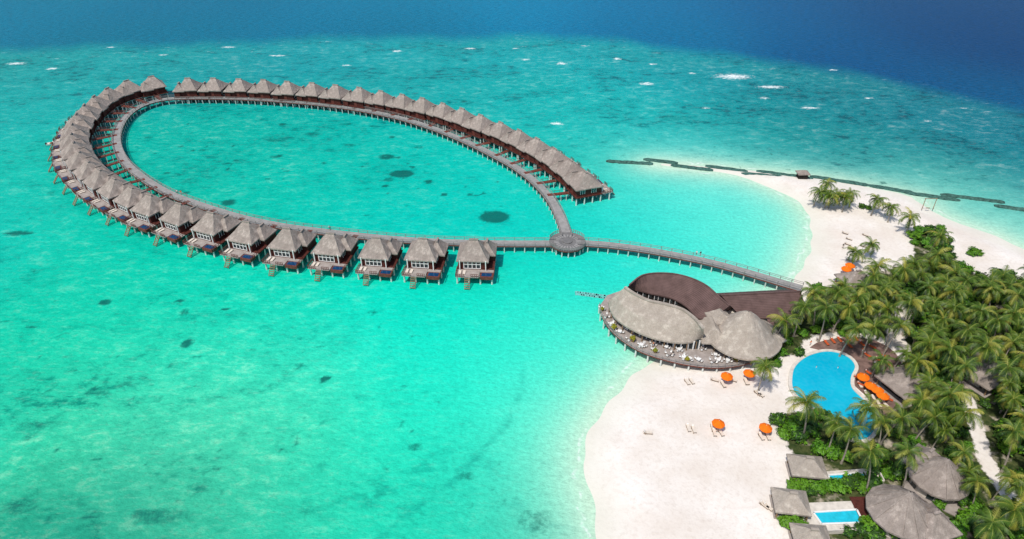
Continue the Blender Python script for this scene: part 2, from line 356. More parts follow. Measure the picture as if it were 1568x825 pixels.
d1=t.rng(na,.49,.60); d2=t.rng(nb,.48,.62); d3=t.rng(nc,.50,.66)
dd=t.math('ADD',t.math('MULTIPLY',d1,t.math('ADD',.25,t.math('MULTIPLY',d2,.75))),t.math('MULTIPLY',d2,.34))
dd=t.math('ADD',dd,t.math('MULTIPLY',d3,.20))
dd=t.math('MULTIPLY',dd,mo,clamp=True)
c=t.mix(dd,c,t.mix(1,c,(.15,.44,.50),'MULTIPLY'))
l1=t.math('MULTIPLY',t.rng(nb,.36,.48,1,0),t.math('MULTIPLY',mo,t.rng(na,.42,.52,.7,.05)))
l1=t.math('MULTIPLY',l1,t.math('SUBTRACT',1,dp_)); c=t.mix(l1,c,t.mix(1,c,(.18,.14,.11),'ADD'))
fs=t.rng(nc,.3,.7,.84,1.16); c=t.mix(1,c,t.n('ShaderNodeCombineColor',inp={0:fs,1:fs,2:fs}).outputs[0],'MULTIPLY')
nw=t.noise(.28,5,.82,t.mapping(o,(1,3.2,1),(0,0,.12)))
ws=t.math('MULTIPLY',t.rng(nw,.53,.68),t.math('MULTIPLY',mo,.55)); ws=t.math('MULTIPLY',ws,t.math('SUBTRACT',1,dp_))
c=t.mix(ws,c,t.mix(1,c,(.16,.14,.12),'ADD'))
sw=t.rng(nw,.3,.7,.4,1.6)
sw2=t.n('ShaderNodeCombineColor',inp={0:sw,1:sw,2:sw}).outputs[0]
c=t.mix(t.math('MULTIPLY',dp_,.95),c,t.mix(1,c,sw2,'MULTIPLY'))
c=t.mix(t.math('MULTIPLY',t.attr('weedline'),t.rng(nb,.4,.6,.08,.42)),c,(.004,.22,.18))
cf=t.math('ADD',t.attr('coral'),t.math('MULTIPLY',t.math('SUBTRACT',t.noise(.55,5,.8,o),.5),1.6))
cf=t.math('MULTIPLY',t.rng(cf,.30,.72),t.rng(t.attr('coral'),.02,.8,0,.88)); c=t.mix(cf,c,(.004,.10,.085))
ff=t.math('ADD',t.attr('foam'),t.math('MULTIPLY',t.math('SUBTRACT',t.noise(.5,6,.8,t.mapping(o,(1,2.5,1))),.5),2.6))
ff=t.math('MULTIPLY',t.rng(ff,.70,1.05),t.rng(t.attr('foam'),.05,.35))
rf=t.math('MULTIPLY',t.rng(t.noise(.12,7,.82,t.mapping(o,(1,4,1))),.60,.66),t.math('MULTIPLY',t.attr('reef'),.6))
ff=t.math('MAXIMUM',ff,rf)
shd=t.math('ADD',t.attr('shore'),t.rng(t.noise(.12,4,.6,o),.3,.7,-1.6,1.6))
sf=t.math('MULTIPLY',t.rng(t.math('ABSOLUTE',t.math('SUBTRACT',shd,1.6)),0,.5,1,0),t.rng(nb,.46,.6,0,.6)); sf=t.math('MULTIPLY',sf,t.rng(t.attr('shore'),.01,.3))
ff=t.math('MAXIMUM',ff,sf)
c=t.mix(ff,c,(.85,.88,.86))
h=t.noise(.55,4,.65,wv)
me.materials.append(t.fin(c,.3,.4,t.bump(h,.6,.6),0,1.09))
place(me,'sea_water')
# ---------------------------------------------------------------- walkway
WZ=2.4
ring_img=[(868,362),(857,330),(841,302),(818,277),(790,256),(760,239),(720,219),(680,202),(640,188),(600,177),(550,167),(500,160),(450,155),(400,151.5),(350,149.5),(300,149),(255,151),(222,159),(200,171),(186,187),(179,206),(180,225),(189,245),(206,262),(231,280),(262,297),(300,311),(340,324),(380,335),(430,345),(480,352),(540,359),(600,365),(660,369),(720,371),(780,372),(850,372)]
ring=catmull(GP(ring_img,WZ),3.0)
east=catmull(GP([(885,371),(930,374),(990,382),(1050,393),(1100,404),(1150,418),(1200,433),(1228,441)],WZ),3.0)
def walkway(mb,path,hw,z):
    L=[];R=[];n=len(path)
    for i,p in enumerate(path):
        a=path[max(i-1,0)]; b=path[min(i+1,n-1)]; t=(b-a); t.z=0; t.normalize(); nn=Vector((-t.y,t.x,0))
        L.append(Vector((p.x,p.y,0))+nn*hw); R.append(Vector((p.x,p.y,0))-nn*hw)
    up=lambda P,zz:[Vector((q.x,q.y,zz)) for q in P]
    mb.loft([up(L,z-.25),up(L,z),up(R,z),up(R,z-.25)],M_deck)
    for i in range(n):
        for S_ in(L,R):
            q=S_[i]; mb.box((q.x,q.y,z+.5),(.14,.14,1.0),M_railm)
            if i<n-1:
                r=S_[i+1]
                for zz in(.98,.5): mb.beam((q.x,q.y,z+zz),(r.x,r.y,z+zz),.1,.09,M_railm)
                mb.beam((q.x,q.y,z-.32),(r.x,r.y,z-.32),.16,.3,M_redl)
        for S_ in(L,R):
            q=S_[i].lerp((L[i]+R[i])/2,.15); mb.cyl((q.x,q.y,-1),(q.x,q.y,z-.25),.2,.17,M_post,6,False)
        mb.beam((L[i].x,L[i].y,z-.55),(R[i].x,R[i].y,z-.55),.25,.25,M_post)
wk=MB(); walkway(wk,ring,1.55,WZ); 
wk2=MB(); walkway(wk2,east,1.5,WZ); wk2.obj('wooden_walkway')
pc=G(869,370,WZ); pb=MB(); n=48; Rr=5.5
for i in range(n):
    a0,a1=2*math.pi*i/n,2*math.pi*(i+1)/n
    for r0,r1,mm in((1.3,2.6,M_deckd),(2.6,4.0,M_deck if i%2 else M_deckd),(4.0,Rr,M_deckd)):
        pb.add([(pc.x+r0*math.cos(a0),pc.y+r0*math.sin(a0),WZ+.08),(pc.x+r1*math.cos(a0),pc.y+r1*math.sin(a0),WZ+.08),(pc.x+r1*math.cos(a1),pc.y+r1*math.sin(a1),WZ+.08),(pc.x+r0*math.cos(a1),pc.y+r0*math.sin(a1),WZ+.08)],[(0,1,2,3)],mm if i%6 else M_deckd)
    pb.add([(pc.x+Rr*math.cos(a),pc.y+Rr*math.sin(a),z) for z in(WZ-.35,WZ+.08) for a in(a0,a1)],[(0,1,3,2)],M_redl)
    op=(abs(math.sin(a0))<.3) or math.sin(a0)>.93
    if not op:
        pb.box((pc.x+Rr*math.cos(a0),pc.y+Rr*math.sin(a0),WZ+.6),(.12,.12,1.1),M_railm)
        for zz in(1.1,.6): pb.beam((pc.x+Rr*math.cos(a0),pc.y+Rr*math.sin(a0),WZ+zz),(pc.x+Rr*math.cos(a1),pc.y+Rr*math.sin(a1),WZ+zz),.1,.1,M_railm)
    if i%3==0:
        pb.cyl((pc.x+4.9*math.cos(a0),pc.y+4.9*math.sin(a0),-1),(pc.x+4.9*math.cos(a0),pc.y+4.9*math.sin(a0),WZ-.1),.22,.2,M_post,7,False)
pb.cyl((pc.x,pc.y,WZ+.02),(pc.x,pc.y,WZ+.35),1.4,1.4,M_deckd,20)
pb.obj('round_jetty_platform')
# ---------------------------------------------------------------- water villa
def villa(seed):
    random.seed(seed); b=MB(); fz=2.9
    for x in(-4.8,-1.6,1.6,4.8):
        for y in(-4.3,-1.4,1.5,4.4,7.6): b.cyl((x,y,-1),(x,y,fz-.3),.26,.22,M_post,7,False)
    for y in(-4.3,-1.4,1.5,4.4,7.6): b.box((0,y,fz-.45),(10.2,.25,.28),M_post)
    b.box((0,0.0,fz-.15),(10.4,9.6,.3),M_red)
    b.box((1.9,6.7,fz-.12),(6.4,3.9,.2),M_deckb); b.box((-3.3,5.4,fz-.12),(3.9,1.25,.2),M_deckb)
    b.box((-3.3,7.2,fz-.5),(3.6,2.2,.9),M_redl); b.box((-3.3,7.2,fz-.02),(2.8,1.5,.12),M_poolw)
    for (x0,y0,x1,y1) in((5.1,4.8,5.1,8.6),(5.1,8.6,2.8,8.6),(.9,8.6,-1.2,8.6),(-5.3,4.8,-5.3,8.4)):
        m=4
        for k in range(m+1): b.box((x0+(x1-x0)*k/m,y0+(y1-y0)*k/m,fz+.4),(.1,.1,1.0),M_redl)
        for zz in(.35,.9): b.beam((x0,y0,fz+zz),(x1,y1,fz+zz),.09,.09,M_redl)
    for k in range(6): b.box((1.85,8.95+k*.33,fz-.35-k*.42),(1.4,.3,.07),M_teak)
    for x in(1.15,2.55): b.beam((x,8.6,fz-.1),(x,10.8,fz-2.7),.08,.2,M_teak)
    b.box((.7,.2,fz+1.5),(7.8,8.6,3.0),M_red); b.box((-3.7,-2.2,fz+1.4),(2.4,5.0,2.8),M_red)
    y=4.53
    b.box((.9,y+.04,fz+1.35),(4.6,.08,2.3),M_glass)
    for x in(-1.4,-.25,.9,2.05,3.2): b.box((x,y+.12,fz+1.35),(.2,.12,2.4),M_white)
    for z in(.2,1.55,2.5): b.box((.9,y+.1,fz+z),(4.7,.1,.18),M_white)
    for yy in(-2.2,1.8):
        b.box((4.64,yy,fz+1.5),(.08,1.6,1.4),M_glass)
        for k in(-.8,0,.8): b.box((4.69,yy+k,fz+1.5),(.1,.1,1.5),M_white)
    b.box((-3.24,1.8,fz+1.5),(.08,1.8,1.6),M_glass)
    for k in(-.9,0,.9): b.box((-3.3,1.8+k,fz+1.5),(.1,.1,1.7),M_white)
    b.box((.9,-4.14,fz+1.2),(1.2,.1,2.3),M_redl)
    for z in(.3,.8,1.3,1.8,2.3,2.75):
        b.box((-3.7,-4.73,fz+z),(2.4,.05,.07),M_redl); b.box((-4.92,-2.2,fz+z),(.05,5.0,.07),M_redl); 
    for x in(-2.9,4.3): b.box((x,5.1,fz+1.5),(.24,.24,3.0),M_white)
    b.hip(.75,.1,9.0,9.9,fz+2.8,fz+6.8,2.0,M_thatch,cap=M_thatch,axis='x')
    b.hip(-2.8,-1.9,5.2,6.4,fz+2.5,fz+5.4,1.5,M_thatch,cap=M_thatch,axis='y')
    for x in(2.9,4.1): b.box((x,6.6,fz+.2),(.7,1.8,.16),M_cush); b.box((x,6.6,fz+.05),(.65,1.7,.14),M_teak)
    return b.mesh('water_villa')
VM=[villa(1),villa(2),villa(3)]
cA=[(730,383),(653,382),(582,379),(512,373),(446,366),(384,356),(330,342),(281,328),(236,314),(198,297),(168,281),(144,264),(127,247),(117,230),(113,212),(117,195),(127,180),(139,167),(156,153),(179,141),(203,134),(232,129)]
cB=[(287,131),(326,131),(366,131.5),(403,133),(440,136),(477,138),(514,142),(549,146),(580,150),(612,155),(645,162),(680,170),(705,178),(730,187),(755,195),(778,204),(800,214),(825,227),(848,240),(870,256),(893,276)]
near_=cA[:9]
pts=[G(u,v,6.2) for u,v in near_]
restA=catmull([G(u,v,6.2) for u,v in cA[8:]],10.3)[1:]
restB=catmull([G(u,v,6.2) for u,v in cB[:8]],11.6)+catmull([G(u,v,6.2) for u,v in cB[7:]],10.2)[1:]
k=0
for p in pts+restA+restB:
    q=min(ring,key=lambda r:(r.x-p.x)**2+(r.y-p.y)**2)
    i=ring.index(q); t_=ring[min(i+2,len(ring)-1)]-ring[max(i-2,0)]; nn=Vector((-t_.y,t_.x,0)).normalized()
    if nn.dot(Vector((p.x-q.x,p.y-q.y,0)))<0: nn=-nn
    ang=math.atan2(nn.y,nn.x)-math.pi/2
    k+=1
    place(VM[k%3],'water_villa',(p.x,p.y,0),ang+random.uniform(-.04,.04),random.uniform(.97,1.02))
    a=Vector((q.x,q.y,0)); bb=Vector((p.x,p.y,0))-nn*4.9
    wk.beam((a.x,a.y,WZ-.06),(bb.x,bb.y,WZ-.06),1.7,.2,M_redl)
    tt=(bb-a).normalized(); pn=Vector((-tt.y,tt.x,0))*.8
    for s_ in(-1,1):
        wk.beam((a.x+tt.x*1.6+pn.x*s_,a.y+tt.y*1.6+pn.y*s_,WZ+.9),(bb.x+pn.x*s_,bb.y+pn.y*s_,WZ+.9),.09,.09,M_redl)
        for f in(.35,.6,.85):
            q2=a.lerp(bb,f)+pn*s_; wk.box((q2.x,q2.y,WZ+.4),(.1,.1,1),M_redl); wk.cyl((q2.x,q2.y,-1),(q2.x,q2.y,WZ-.1),.14,.13,M_post,6,False)
wk.obj('wooden_walkway')
# ---------------------------------------------------------------- restaurant
RB=empty('overwater_restaurant'); DZ=2.7
deck_img=[(918,468),(921,483),(932,502),(952,521),(980,538),(1015,550),(1055,559),(1095,563),(1135,559),(1168,547),(1195,528),(1202,508),(1225,480),(1225,462),(1110,460),(1040,440),(965,440),(930,452)]
dk=GP(deck_img,DZ); outer=catmull(dk[:11],1.6)
poly=outer+dk[11:]
b=MB(); b.prism(poly,DZ-.35,DZ,M_deckb,M_redl)
for i,p in enumerate(outer):
    if i%2==0: b.cyl((p.x*.998+.1,p.y+.4,-1),(p.x*.998+.1,p.y+.4,DZ-.3),.24,.22,M_post,7,False)
for u,v in [(960,490),(1000,505),(1050,520),(1100,530),(1150,520),(970,465),(1020,490),(1000,450),(1060,460)]:
    q=G(u,v,DZ); b.cyl((q.x,q.y,-1),(q.x,q.y,DZ-.3),.3,.3,M_post,7,False)
b.obj('deck',parent=RB)
b=MB()
for p,q in zip(outer,outer[1:]):
    for zz in(1.0,.55): b.beam((p.x,p.y,DZ+zz),(q.x,q.y,DZ+zz),.08,.07,M_railm)
    b.box((p.x,p.y,DZ+.5),(.12,.12,1.05),M_railm)
b.obj('railing',parent=RB)
def dense(img,z,n):
    p=catmull([G(u,v,zz) for (u,v),zz in zip(img,z if isinstance(z,list) else [z]*len(img))],.5)
    return [p[int(round(i*(len(p)-1)/(n-1)))] for i in range(n)]
N=34
r_img=[(957,440),(970,449),(993,460),(1020,466),(1045,474),(1064,488),(1077,503)]
m_img=[(943,450),(955,468),(982,485),(1013,494),(1042,501),(1063,506),(1078,510)]
e_img=[(931,462),(940,484),(966,503),(1000,517),(1035,524),(1060,523),(1077,517)]
ridge=dense(r_img,10.2,N); mid=dense(m_img,8.0,N); eave=dense(e_img,DZ+2.6,N)
back=[Vector((p.x+.6,p.y+2.6,DZ+4.8)) for p in ridge]
def lerprow(a,b_,t,j=.07): return [x.lerp(y,t)+Vector((0,0,random.uniform(-j,j))) for x,y in zip(a,b_)]
b=MB()
rows=[back,lerprow(back,ridge,.5),ridge,lerprow(ridge,mid,.33),lerprow(ridge,mid,.66),mid,lerprow(mid,eave,.33),lerprow(mid,eave,.66),eave,[p-Vector((0,0,.45)) for p in eave],[p.lerp(q,.12)-Vector((0,0,.45)) for p,q in zip(eave,ridge)]]
b.loft(rows,M_thatchL)
for s_ in(0,-1): b.add([r[s_] for r in rows[:9]],[tuple(range(9))],M_thatchL)
cx=Vector((G(1138,512,DZ+2.6).x,G(1138,512,DZ+2.6).y,0))
b.cone(cx,8.9,DZ+2.5,12.2,M_thatchL,40,.3,.45)
q=G(1180,520,DZ+2); b.hip(q.x-1,q.y+1,7,7,DZ+2.2,DZ+4.3,.5,M_thatchL,.5)
q=G(1092,500,DZ+4); b.hip(q.x,q.y,7,9,DZ+2.6,DZ+5.4,5,M_thatchL,0,'y')
q=G(1104,480,9); b.hip(q.x,q.y+.5,5.5,5,DZ+4.8,9.6,1.5,M_thatchL,.2,'y')
for a_,c_ in zip(ridge,ridge[1:]): b.beam(a_+Vector((0,0,.1)),c_+Vector((0,0,.1)),.7,.35,M_thatchL)
b.obj('thatched_roof',parent=RB)
b=MB()
rb=dense([(964,436),(985,421),(1018,418),(1050,423),(1080,436),(1102,455),(1117,468)],9.8,N)
ne=dense([(962,441),(976,444),(1000,450),(1030,457),(1052,470),(1067,486),(1088,490)],6.6,N)
fe=[Vector((p.x+.4+3.0*i/N,p.y+5.2,5.2)) for i,p in enumerate(rb)]
b.loft([[p-Vector((0,0,.35)) for p in fe],fe,lerprow(fe,rb,.5,0),rb,lerprow(rb,ne,.5,0),ne,[p-Vector((0,0,.35)) for p in ne]],M_tile)
for s_ in(0,-1): b.add([fe[s_],rb[s_],ne[s_]],[(0,1,2)],M_tile)
for a_,c_ in zip(rb,rb[1:]): b.beam(a_,c_,.4,.25,M_tile)
w0=G(1110,452,8.8); w1=G(1226,446,8.8); wd=(w1-w0); L_=wd.length; wd.normalize(); wn=Vector((wd.y,-wd.x,0))
def W(s_,n_,z): p=w0+wd*s_+wn*n_; return Vector((p.x,p.y,z))
b.loft([[W(-1,-5.5,5.2),W(L_,-5.5,5.2)],[W(-1,-5.5,5.5),W(L_,-5.5,5.5)],[W(-1,0,8.8),W(L_,0,8.8)],[W(3,6.2,5.9),W(L_,6.2,5.9)],[W(3,6.2,5.6),W(L_,6.2,5.6)]],M_tile)
b.add([W(L_,-5.5,5.5),W(L_,0,8.8),W(L_,6.2,5.9)],[(0,1,2)],M_plaster)
b.beam(W(-1,0,8.85),W(L_,0,8.85),.4,.25,M_tile)
b.loft([[W(9,5.2,5.8),W(L_-3,5.2,5.8)],[W(9,9.0,4.7),W(L_-5,9.0,4.7)],[W(9,9.0,4.4),W(L_-5,9.0,4.4)]],M_tile)
b.obj('tiled_roof',parent=RB)
b=MB()
wl=[p.lerp(q,.28) for p,q in zip(eave,ridge)]
b.loft([[Vector((p.x,p.y,DZ)) for p in wl],[Vector((p.x,p.y,DZ+2.9)) for p in wl]],M_glass)
for p in wl[::2]: b.box((p.x,p.y-.1,DZ+1.3),(.28,.28,2.6),M_white)
for p in eave[1::3]:
    q=p.lerp(ridge[eave.index(p)],.06); b.box((q.x,q.y,DZ+1.15),(.22,.22,2.3),M_teak)
wl2=[p+Vector((.1,.7,0)) for p in ne]
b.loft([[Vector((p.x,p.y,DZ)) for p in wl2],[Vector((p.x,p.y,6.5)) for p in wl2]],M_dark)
for p in wl2[4:20:2]:
    b.box((p.x,p.y-.1,5.3),(.8,.1,1.0),M_glass); b.box((p.x-.5,p.y-.16,5.3),(.14,.1,1.3),M_white)
fw=[p+Vector((0,-.8,0)) for p in fe]
b.loft([[Vector((p.x,p.y,DZ)) for p in fw],[Vector((p.x,p.y,5.1)) for p in fw]],M_plaster)
for i in range(16):
    a=2*math.pi*i/16; b.box((cx.x+7.9*math.cos(a),cx.y+7.9*math.sin(a),DZ+1.2),(.25,.25,2.4),M_teak)
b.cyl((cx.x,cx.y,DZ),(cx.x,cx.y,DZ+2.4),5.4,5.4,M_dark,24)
for i in range(24):
    a=2*math.pi*i/24; b.box((cx.x+5.45*math.cos(a),cx.y+5.45*math.sin(a),DZ+1.2),(.22,.22,2.4),M_white)
mw=(W(0,-4.8,0)+W(L_-.4,5.5,0))/2; b.box((mw.x,mw.y,4.0),(L_-1,10,3.0),M_plaster,math.atan2(wd.y,wd.x))
b.obj('walls',parent=RB)
# ---------------------------------------------------------------- furniture
def umbrella():
    b=MB(); b.cyl((0,0,0),(0,0,2.7),.04,.04,M_metal,8); b.cyl((0,0,0),(0,0,.12),.35,.35,M_metal,12)
    n=16; rows=[]
    for t_ in(0,.3,.6,.85,1): rows.append([(1.45*t_*math.cos(2*math.pi*i/n)*(1 if i%2==0 else .95)+1e-3*math.cos(i),1.45*t_*math.sin(2*math.pi*i/n)*(1 if i%2==0 else .95)+1e-3*math.sin(i),2.95-.78*t_**1.2-(0 if i%2==0 else .05*t_)) for i in range(n)])
    rows.append([(x,y,z-.2) for x,y,z in rows[-1]]); b.loft(rows,M_orange,True)
    b.cyl((0,0,2.9),(0,0,3.1),.05,.03,M_white,6)
    for i in range(0,n,2):
        a=2*math.pi*i/n; b.beam((0,0,2.3),(1.1*math.cos(a),1.1*math.sin(a),2.38),.03,.03,M_metal)
    return b.mesh('orange_beach_umbrella')
def lounger(cush):
    b=MB()
    for x in(-.3,.3): b.box((x,0,.28),(.06,1.9,.07),M_teak)
    for x in(-.3,.3):
        for y in(-.85,.5): b.box((x,y,.13),(.06,.06,.26),M_teak)
    for k in range(7): b.box((0,-.85+k*.2,.32),(.62,.12,.03),M_teak)
    b.box((0,-.3,.38),(.6,1.25,.09),cush); b.box((0,.6,.56),(.6,.75,.09),cush,0,(math.radians(35),'X')); b.box((0,.6,.50),(.64,.78,.04),M_teak,0,(math.radians(35),'X'))
    b.box((0,.78,.74),(.4,.18,.08),M_white,0,(math.radians(35),'X'))
    return b.mesh('sun_lounger')
def dining(cl,n_):
    b=MB(); b.box((0,0,.74),(.9,.9,.05),cl); b.box((0,0,.62),(.92,.92,.2),cl); b.cyl((0,0,0),(0,0,.6),.06,.06,M_metal,6)
    b.cyl((0,0,0),(0,0,.04),.3,.3,M_metal,10); b.cyl((0.2,.1,.77),(.2,.1,.95),.04,.04,M_glass,6)
    for a in range(n_):
        R=Matrix.Rotation(a*2*math.pi/n_,4,'Z'); b.M=R
        b.box((0,.85,.45),(.42,.42,.07),M_white); b.box((0,1.05,.72),(.42,.06,.46),M_white)
        for x in(-.2,.2):
            for y in(.67,1.02): b.box((x,y,.21),(.05,.05,.42),M_teak)
        b.M=Matrix.Identity(4)
    return b.mesh('dining_table_set')
UM,LM,LR=umbrella(),lounger(M_cush),lounger(M_redc); DM=[dining(M_white,2),dining(M_deckb,4),dining(M_white,4)]
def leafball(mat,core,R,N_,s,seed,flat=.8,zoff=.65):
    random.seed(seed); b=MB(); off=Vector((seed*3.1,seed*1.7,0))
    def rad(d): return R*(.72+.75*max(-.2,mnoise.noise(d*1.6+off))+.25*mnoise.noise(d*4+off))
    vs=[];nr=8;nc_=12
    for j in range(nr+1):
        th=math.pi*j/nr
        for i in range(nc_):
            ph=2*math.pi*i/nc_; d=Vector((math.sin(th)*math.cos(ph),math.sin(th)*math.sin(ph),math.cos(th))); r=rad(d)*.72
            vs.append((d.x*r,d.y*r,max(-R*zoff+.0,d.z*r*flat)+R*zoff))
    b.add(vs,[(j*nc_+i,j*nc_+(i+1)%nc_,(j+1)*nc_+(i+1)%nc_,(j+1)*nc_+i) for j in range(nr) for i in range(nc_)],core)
    for _ in range(N_):
        d=Vector((random.gauss(0,1),random.gauss(0,1),abs(random.gauss(0,1))*1.0-.25)).normalized()
        r=rad(d)*random.uniform(.72,1.08); c=Vector((d.x*r,d.y*r,d.z*r*flat+R*zoff))
        if c.z<.05: c.z=.05+random.random()*.3
        nrm=(d+Vector((random.gauss(0,.5),random.gauss(0,.5),random.gauss(.3,.5)))).normalized()
        a=nrm.orthogonal().normalized(); a=Matrix.Rotation(random.uniform(0,6.28),3,nrm)@a; e=nrm.cross(a); ss=s*random.uniform(.6,1.4)
        mm=mat
        if mat is M_leaf and mnoise.noise(d*2.5+off*2)>.12: mm=M_leafb if random.random()<.6 else M_leaf
        if mat is M_leafb and random.random()<.2: mm=M_leaf
        b.add([c-a*ss,c+e*ss*.45-nrm*.1*ss,c+a*ss,c-e*ss*.45-nrm*.1*ss],[(0,1,2,3)],mm)
    return b
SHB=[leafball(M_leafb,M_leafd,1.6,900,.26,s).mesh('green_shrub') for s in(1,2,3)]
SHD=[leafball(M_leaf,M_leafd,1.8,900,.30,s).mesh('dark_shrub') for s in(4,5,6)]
def btree(seed):
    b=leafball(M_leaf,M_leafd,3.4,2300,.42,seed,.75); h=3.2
    b.v=[(x,y,z+h) for x,y,z in b.v]
    b.cyl((0,0,-.5),(.2,.1,h*.6),.35,.26,M_trunk,8); b.cyl((.2,.1,h*.6),(0,0,h+2.4),.26,.12,M_trunk,8)
    for a in range(5):
        an=a*1.26+seed; b.cyl((.2,.1,h*.6+.3*a/2),(1.9*math.cos(an),1.9*math.sin(an),h+1.6),.14,.06,M_trunk,6)
    return b.mesh('broadleaf_tree')
BT=[btree(s) for s in(11,12,13,14)]
def palm(seed,h):
    random.seed(seed); b=MB(); lean=random.uniform(.4,2.2); la=random.uniform(0,6.28); pts_=[]
    for i in range(9):
        t_=i/8; pts_.append(Vector((lean*math.cos(la)*t_**1.8,lean*math.sin(la)*t_**1.8,h*t_)))
    top=pts_[-1].copy(); pts_=[p-Vector((top.x,top.y,0)) for p in pts_]; top=Vector((0,0,h))
    for i in range(8): b.cyl(pts_[i],pts_[i+1],.2-.012*i+(.12 if i==0 else 0),.2-.012*(i+1),M_trunk,8,False)
    nf=random.choice([19,21,23])
    for k in range(nf):
        az=k*2.39996+random.uniform(-.35,.35); lev=k/nf; el=math.radians(74-98*lev+random.uniform(-12,12)); Lf=random.uniform(3.7,5.2)*(.85 if lev<.15 else 1)
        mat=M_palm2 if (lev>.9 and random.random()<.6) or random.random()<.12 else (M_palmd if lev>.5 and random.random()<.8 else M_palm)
        dirh=Vector((math.cos(az),math.sin(az),0)); side=Vector((-math.sin(az),math.cos(az),0)); p=top.copy(); ns=16; e=el
        side=(side+Vector((0,0,random.uniform(-.45,.45)))).normalized()
        prev=None
        for i in range(ns+1):
            t_=i/ns; d=(dirh*math.cos(e)+Vector((0,0,1))*math.sin(e))
            wl_=1.1*(math.sin(math.pi*min(1,.12+t_*.88))**.6)*(1-.25*t_)+.05
            if i>0: b.add([prev-side*.05,prev+side*.05,p+side*.04,p-side*.04],[(0,1,2,3)],M_palm2)
            if i>1:
                for s_ in(-1,1):
                    for hh in(0,.5):
                        q=p-d*(Lf/ns)*hh
                        tip=q+side*s_*wl_*.74*random.uniform(.8,1.1)+d*wl_*.5-Vector((0,0,1))*wl_*random.uniform(.25,.65)
                        w_=d*.062; b.add([q-w_,q+w_,tip+w_*.25,tip-w_*.25],[(0,1,2,3)],mat)
            prev=p.copy(); p=p+d*(Lf/ns); e-=math.radians(5.2+4.5*t_+lev*1.5)
    for k in range(6):
        a=k*1.05; b.cyl((.28*math.cos(a),.28*math.sin(a),h-.55),(.3*math.cos(a),.3*math.sin(a),h-.2),.13,.1,M_palm2,6)
    return b.mesh('coconut_palm')
PH=[8,9,10,11,8.5,9.5,7,10.5,9,5.5,6]; PM=[palm(20+i,h) for i,h in enumerate(PH)]
random.seed(5)
def putpalm(u,v,sc=None,idx=None):
    i=random.randrange(9) if idx is None else idx; sc=sc or random.uniform(.8,1.12)
    p=G(u,v,PH[i]*sc+1.0); place(PM[i],'coconut_palm',(p.x,p.y,.9),random.uniform(0,6.28),sc,tilt=(random.uniform(-.05,.05),random.uniform(-.05,.05))); return p
palms=[(1268,280),(1257,294),(1280,298),(1302,297),(1343,305),(1365,317),(1393,332),(1292,300),(1270,298),(1334,373),(1311,386),(1442,362),(1436,388),(1424,400),(1400,403),(1385,412),(1345,405),(1338,420),(1366,430),(1246,448),(1281,448),(1262,470),(1206,492),(1312,455),(1330,470),(1396,462),(1420,440),(1450,432),(1480,430),(1512,440),(1545,436),(1562,452),(1500,478),(1460,470),(1430,498),(1480,505),(1530,490),(1388,540),(1352,552),(1420,562),(1480,560),(1540,562),(1552,610),(1440,600),(1412,612),(1382,640),(1328,622),(1280,648),(1236,612),(1430,640),(1480,632),(1332,692),(1386,692),(1482,722),(1552,660),(1562,742),(1174,560),(1322,440),(1515,796),(1358,472),(1300,470),(1375,450),(1560,520),(1510,530),(1455,535),(1340,500),(1350,645),(1300,655),(1380,500),(1310,500),(1335,455),(1232,472),(1290,435),(1355,440),(1410,420),(1452,405)]
for u,v in palms:
    if v<395 and u<1420: putpalm(u,v,random.uniform(.85,1.0),9 if random.random()<.5 else 10)
    else: putpalm(u,v)
crowns=GP([(1375,425),(1440,415),(1568,425),(1750,440),(1900,520),(1900,900),(1560,900),(1530,820),(1440,690),(1400,660),(1400,560),(1370,500),(1310,470),(1330,440)],8)
bbx=[c.x for c in crowns]; bby=[c.y for c in crowns]; placed=[]; tries=0
while len(placed)<85 and tries<4000:
    tries+=1; x=random.uniform(min(bbx),max(bbx)); y=random.uniform(min(bby),max(bby))
    if inpoly((x,y),crowns) and all((x-a)**2+(y-c)**2>28 for a,c in placed):
        if linedist(np.array([[x,y]]),path1)[0]<3: continue
        placed.append((x,y)); i=random.randrange(9); place(PM[i],'coconut_palm',(x,y,.9),random.uniform(0,6.28),random.uniform(.75,1.15),tilt=(random.uniform(-.06,.06),random.uniform(-.06,.06)))
grove=GP([(1400,430),(1568,445),(1900,520),(1900,950),(1560,900),(1540,830),(1470,690),(1420,650),(1410,560),(1385,500)],2)
placed=[];tries=0
bbx=[c.x for c in grove]; bby=[c.y for c in grove]
while len(placed)<95 and tries<6000:
    tries+=1; x=random.uniform(min(bbx),max(bbx)); y=random.uniform(min(bby),max(bby))
    if inpoly((x,y),grove) and all((x-a)**2+(y-c)**2>24 for a,c in placed):
        if linedist(np.array([[x,y]]),path1)[0]<4.0: continue
        placed.append((x,y)); place(random.choice(BT),'broadleaf_tree',(x,y,.6),random.uniform(0,6.28),random.uniform(.65,1.0))
def bush(kind,u,v,sc):
    p=G(u,v,1.5); nm='green_shrub' if kind is SHB else 'dark_shrub'
    place(random.choice(kind),nm,(p.x,p.y,.85),random.uniform(0,6.28),(sc*random.uniform(.85,1.15),sc*random.uniform(.85,1.15),sc*random.uniform(.75,1.0)))
